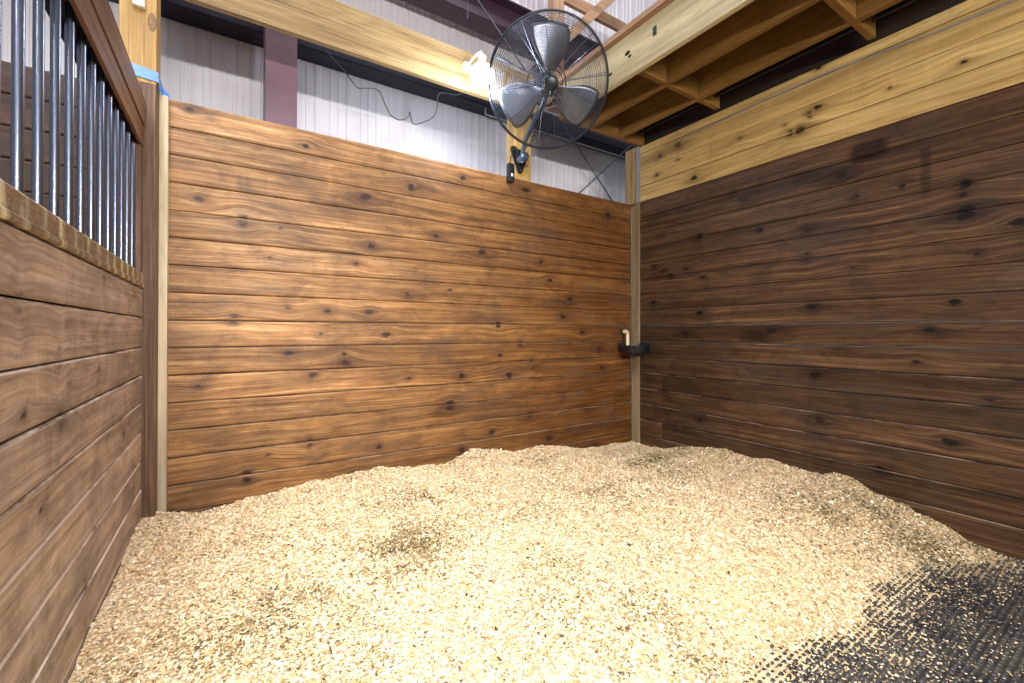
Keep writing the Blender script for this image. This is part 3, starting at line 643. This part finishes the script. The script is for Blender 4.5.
# cross bracing
for p0, p1, lab in (((-.24,.58,3.04),(.36,.58,2.46),'steel brace cable sloping down to the right by the corner post'), ((-.20,.56,2.44),(.60,.56,3.14),'steel brace cable sloping up to the right by the corner post')):
    d = Vector(p1)-Vector(p0); p0 = Vector(p0)-d*.0; q = Vector(p1)+d*.25 if p1[2] < 3 else Vector(p1)
    p0 = p0 if p0[2] > 3 else p0-d*.4
    b = MB(); b.tube([p0, q], .0065, 8); o = b.build('brace_cable', M['cable'], smooth=True); tag(o, lab, 'cable', 'crossed brace cables')
b = MB(); b.tube([(-3.0,.32,5.15),(-1.50,.32,3.80),(-1.22,.32,3.55),(-.985,.32,3.34)], .006, 8); o = b.build('guy_wire', M['cable'], smooth=True); tag(o, 'thin steel wire slanting down behind the fan from above', 'wire')
b = MB(); b.tube([(-1.515,.36,5.6),(-1.52,.36,3.86),(-1.523,.36,3.60)], .003, 6); o = b.build('hanging_wire', M['cable'], smooth=True); tag(o, 'short thin wire hanging straight down left of the fan', 'wire')
def smooth_pts(pts, n=5):
    out = []
    for i in range(len(pts)-1):
        p0 = Vector(pts[max(i-1,0)]); p1 = Vector(pts[i]); p2 = Vector(pts[i+1]); p3 = Vector(pts[min(i+2,len(pts)-1)])
        for k in range(n):
            t = k/n; out.append(.5*((2*p1)+(p2-p0)*t+(2*p0-5*p1+4*p2-p3)*t*t+(3*p1-p0-3*p2+p3)*t**3))
    out.append(Vector(pts[-1])); return out
cp = [(-2.60,.3,2.93),(-2.537,.3,2.878),(-2.479,.3,2.83),(-2.40,.3,2.752),(-2.347,.3,2.761),(-2.257,.3,2.775),(-2.208,.3,2.69),(-2.164,.3,2.623),(-2.098,.3,2.605),(-2.039,.3,2.643),(-2.024,.3,2.683),(-2.008,.3,2.614),(-1.97,.3,2.609),(-1.852,.3,2.685),(-1.812,.3,2.772),(-1.804,.3,2.866),(-1.763,.3,2.901),(-1.645,.3,2.92),(-1.60,.3,2.95)]
b = MB(); b.tube(smooth_pts(cp), .0042, 8); o = b.build('drooping_wire', M['cord'], smooth=True); tag(o, 'dark wire drooping in two loops against the white metal wall', 'wire')

# ------------------------------------------------------------------ lamp
lm = empty('flood_lamp', (-1.726,-.25,2.779)); tag(lm, 'glaring white lamp at the pale beam just left of the fan', 'lamp')
mt = Matrix.Translation((-1.742,-.28,2.760))
b = MB(); b.lathe([(0,-.08),(.04,-.072),(.07,-.042),(.08,0),(.07,.036),(.045,.06),(.025,.066),(0,.066)], mt, 28); P(b, 'bulb', M['lamp'], lm, smooth=True)
b = MB(); b.lathe([(0,.067),(.026,.067),(.028,.12),(.02,.13),(0,.13)], mt, 20); P(b, 'socket', M['white'], lm, smooth=True)
b = MB(); b.tube(smooth_pts([(-1.742,-.28,2.88),(-1.742,-.26,2.925),(-1.736,-.15,2.945),(-1.726,-.034,2.945)]), .008, 10); b.lathe([(0,0),(.035,0),(.035,.006),(0,.006)], Matrix.Translation((-1.726,-.0305,2.945)) @ Matrix.Rotation(math.radians(90),4,'X'), 20)
P(b, 'bracket', M['white'], lm, smooth=True)

# ------------------------------------------------------------------ fan
Cc = Vector((-1.360,-.5,2.716)); nrm = Vector((-.40,-.79,-.465)).normalized()
rt = nrm.cross(Vector((0,0,1))).normalized(); rt = -rt if rt.x < 0 else rt; up = rt.cross(-nrm).normalized()
if up.z < 0: up = -up
FM = Matrix((( rt.x, up.x, nrm.x, Cc.x),(rt.y, up.y, nrm.y, Cc.y),(rt.z, up.z, nrm.z, Cc.z),(0,0,0,1)))
fan = empty('wall_fan', (-1.191,.02,2.40)); tag(fan, 'large round wall fan in a black wire guard mounted above the back wall', 'fan')
R = .397
def circ(r, h, n=72): return [FM @ Vector((r*math.cos(2*math.pi*k/n), r*math.sin(2*math.pi*k/n), h)) for k in range(n)]
def guard(side):
    b = MB(); H = lambda r: side*(.012+.085*(1-(r/R)**4)**.8 if r < R else .012)
    rr = .075
    while rr < R-.004:
        b.tube(circ(rr, H(rr)), .00115, 4, closed=True); rr += .0125
    ns = 12 if side > 0 else 10
    for k in range(ns):
        a = 2*math.pi*(k+.35)/ns
        pts = []
        for i in range(9):
            r = .07+(R-.07)*i/8; pts.append(FM @ Vector((r*math.cos(a), r*math.sin(a), H(r)-side*.003)))
        b.tube(pts, .0022, 6)
    return b
P(guard(1), 'front_guard', M['wire'], fan)
P(guard(-1), 'rear_guard', M['wire'], fan)
b = MB(); b.tube(circ(R, 0, 96), .0085, 10, closed=True); P(b, 'guard_rim', M['guard'], fan, smooth=True)
b = MB(); b.tube(circ(.135, -.101, 48), .0035, 8, closed=True); P(b, 'guard_ring', M['guard'], fan, smooth=True)
b = MB(); b.lathe([(0,.104),(.03,.104),(.042,.1),(.046,.094),(.046,.086),(0,.086)], FM, 32); P(b, 'badge', M['black'], fan, smooth=True)
b = MB(); b.tube(circ(.075, .098, 40), .003, 6, closed=True); b.tube([FM@Vector((-.075,0,.098)), FM@Vector((.075,0,.098))], .003, 6); b.tube([FM@Vector((0,-.075,.098)), FM@Vector((0,.075,.098))], .003, 6)
P(b, 'badge_ring', M['guard'], fan, smooth=True)
b = MB(); b.lathe([(0,.045),(.03,.045),(.045,.035),(.05,.0),(.05,-.03),(0,-.03)], FM, 28); P(b, 'hub', M['alu'], fan, smooth=True)
b = MB(); b.lathe([(0,-.05),(.05,-.05),(.072,-.06),(.078,-.08),(.078,-.19),(.065,-.215),(.03,-.225),(0,-.225)], FM, 32); mo = P(b, 'motor', M['motor'], fan, smooth=True)
for ang in (207, 87, -33):
    b = MB(); a0 = math.radians(ang); nr, na = 12, 10; grid = []
    for i in range(nr+1):
        t = i/nr; r = .045+(.345-.045)*t
        wl_ = math.radians(13+17*math.sin(math.pi*min(t*.72+.12,1)))*(1 if t < .96 else .93)
        row = []
        for j in range(na+1):
            s = j/na*2-1; a = a0+s*wl_+.12*t
            row.append(b.bm.verts.new(FM @ Vector((r*math.cos(a), r*math.sin(a), .012 + s*(.040-.018*t) - .012*s*s))))
        grid.append(row)
    for i in range(nr):
        for j in range(na): b.bm.faces.new((grid[i][j], grid[i+1][j], grid[i+1][j+1], grid[i][j+1]))
    o = P(b, 'blade', M['alu'], fan, smooth=True); m = o.modifiers.new('s','SOLIDIFY'); m.thickness = .0022
# pole, yoke, bracket
mc = FM @ Vector((0,0,-.14))
b = MB(); b.tube(smooth_pts([(-1.262,-.035,2.36),(-1.266,-.05,2.42),(-1.276,-.10,2.50),(-1.290,-.19,2.56),(-1.31,-.29,2.60),mc+Vector((-.006,.0,-.11)),mc+Vector((0,0,-.05))]), .0165, 14); P(b, 'pole', M['motor'], fan, smooth=True)
b = MB(); b.tube(smooth_pts([mc+rt*.085, mc+rt*.09-up*.06, mc+rt*.05-up*.115, mc-up*.13, mc-rt*.05-up*.115, mc-rt*.09-up*.06, mc-rt*.085]), .009, 8)
b.lathe([(0,-.016),(.02,-.016),(.02,.016),(0,.016)], Matrix.Translation(mc-rt*.096) @ rt.to_track_quat('Z','Y').to_matrix().to_4x4(), 14)
P(b, 'yoke', M['alu'], fan, smooth=True)
bx, bz = -1.238, 2.415     # triangular wall plate with rounded lobes, on the post face
pl = []
lobes = [(-.058,.062,.022),(.062,.045,.022),(.004,-.085,.024)]
for i, (lx, lz, lr) in enumerate(lobes):
    a0 = (150, 20, -90)[i]
    for k in range(-3, 4): a = math.radians(a0+k*20); pl.append((bx+lx+lr*math.cos(a), bz+lz+lr*math.sin(a)))
pl = sorted(pl, key=lambda p: math.atan2(p[1]-bz, p[0]-bx))
b = MB(); b.prism(pl, 1, .024, .039); wp = P(b, 'wall_plate', M['black'], fan, bevel=.002)
b = MB(); b.lathe([(0,-.02),(.03,-.02),(.032,.05),(.022,.06),(0,.06)], Matrix.Translation((-1.256,-.02,2.395)) @ Matrix.Rotation(math.radians(90),4,'X'), 20); P(b, 'pivot', M['motor'], fan, smooth=True)
for lx, lz, lr in lobes:
    b = MB(); b.lathe([(0,0),(.008,0),(.008,.006),(0,.007)], Matrix.Translation((bx+lx,.0238,bz+lz)) @ Matrix.Rotation(math.radians(90),4,'X'), 6); P(b, 'bolt', M['alu'], fan)
b = MB(); b.box(-1.385,-1.335,-.052,-.007,2.195,2.335); P(b, 'switch_box', M['black'], fan, bevel=.008, smooth=True)
b = MB(); b.box(-1.368,-1.352,-.056,-.051,2.235,2.255); P(b, 'switch', M['white'], fan, bevel=.001)
b = MB(); b.tube(smooth_pts([(-1.36,-.03,2.33),(-1.35,-.02,2.385),(-1.325,.0,2.43),(-1.335,.0,2.475),(-1.30,-.01,2.485),(-1.285,-.01,2.44),(-1.30,-.01,2.41),(-1.255,-.02,2.45),(-1.215,-.10,2.52),(-1.24,-.22,2.60),(-1.27,-.33,2.68),mc+Vector((.01,.03,-.07))]), .0042, 8); P(b, 'power_cord', M['black'], fan, smooth=True)

# ------------------------------------------------------------------ corner waterer
wa = empty('corner_waterer', (-.13,-.14,.90)); tag(wa, 'small black water bowl fixed in the far corner of the stall', 'water bowl')
mt = Matrix.Translation((-.135,-.15,.86))
b = MB(); b.lathe([(0,0),(.05,.0),(.085,.015),(.108,.05),(.115,.085),(.124,.09),(.124,.096),(.106,.096),(.1,.055),(.078,.024),(.04,.012),(0,.012)], mt, 36); P(b, 'bowl', M['black'], wa, smooth=True)
b = MB(); b.lathe([(0,.07),(.1015,.07)], mt, 32)
k = N('water'); k.b.inputs['Base Color'].default_value = (.6,.65,.65,1); k.b.inputs['Roughness'].default_value = .05; k.b.inputs['Transmission Weight'].default_value = .8; k.b.inputs['IOR'].default_value = 1.33
P(b, 'water', k.m, wa)
b = MB(); b.box(-.19,-.105,-.05,-.002,.90,.975); P(b, 'valve_box', M['black'], wa, bevel=.01, smooth=True)
b = MB(); b.hexa([(-.03,-.22,.90),(-.003,-.22,.90),(-.003,-.09,.90),(-.03,-.09,.90),(-.012,-.21,.97),(-.003,-.21,.97),(-.003,-.10,.975),(-.012,-.10,.975)]); P(b, 'mounting_flange', M['black'], wa)
b = MB(); b.tube(smooth_pts([(-.145,-.075,.955),(-.145,-.075,1.03),(-.148,-.075,1.062),(-.165,-.075,1.078),(-.188,-.075,1.078)]), .0155, 14); pp = P(b, 'supply_pipe', M['cream'], wa, smooth=True); tag(pp, 'cream pipe elbow')

# ------------------------------------------------------------------ light
def area(name, loc, tgt, sx, sy, power, col=(1,1,1)):
    l = bpy.data.lights.new(name, 'AREA'); l.shape = 'RECTANGLE'; l.size = sx; l.size_y = sy; l.energy = power; l.color = col
    o = bpy.data.objects.new(name, l); C.objects.link(o); o.location = loc
    o.rotation_euler = (Vector(tgt)-Vector(loc)).to_track_quat('-Z','Y').to_euler(); return o
o = area('barn_light', (-3.7,-3.0,4.6), (-3.2,-1.4,0), 1.3, .5, 66, (1,.98,.95)); o.data.spread = math.radians(84)
o = area('barn_light', (-4.3,-5.3,4.6), (-3.0,-1.8,0), 1.6, .6, 54, (1,.98,.96)); o.data.spread = math.radians(76)
area('aisle_light', (-2.9,-6.6,2.15), (-2.4,-.5,1.4), 2.8, .2, 300, (1,.97,.93))
l = bpy.data.lights.new('lamp_light', 'POINT'); l.energy = 22; l.color = (.80,.88,1); l.shadow_soft_size = .05
o = bpy.data.objects.new('lamp_light', l); C.objects.link(o); o.location = (-1.742,-.28,2.63)
area('barn_light', (-2.5,-.9,6.4), (-2.0,.6,3.6), 5.0, .3, 150, (.95,.95,1))
w = bpy.data.worlds.new('World'); S.world = w; w.use_nodes = True
bg = w.node_tree.nodes['Background']; bg.inputs[0].default_value = (.93,.95,1,1); bg.inputs[1].default_value = .27

# ------------------------------------------------------------------ camera
FPX, SY, YAW, PIT, ROL = 437.2538, -11.4009, .572696, .004125, .001784
cam = bpy.data.cameras.new('Camera'); co = bpy.data.objects.new('Camera', cam); C.objects.link(co)
cam.sensor_fit = 'HORIZONTAL'; cam.sensor_width = 36; cam.lens = FPX*36/1024; cam.clip_start = .02; cam.clip_end = 100
cam.shift_y = SY/1024
f = Vector((math.sin(YAW)*math.cos(PIT), math.cos(YAW)*math.cos(PIT), math.sin(PIT)))
r = Vector((math.cos(YAW), -math.sin(YAW), 0)); u = r.cross(f)
r2 = r*math.cos(ROL)+u*math.sin(ROL); u2 = -r*math.sin(ROL)+u*math.cos(ROL)
mw = Matrix((( r2.x,u2.x,-f.x,-3.12673),(r2.y,u2.y,-f.y,-2.79610),(r2.z,u2.z,-f.z,1.07221),(0,0,0,1)))
co.matrix_world = mw; S.camera = co
S.view_settings.view_transform = 'Standard'; S.view_settings.look = 'None'; S.view_settings.gamma = 1
S.view_settings.use_curve_mapping = False; S.view_settings.exposure = 0.0
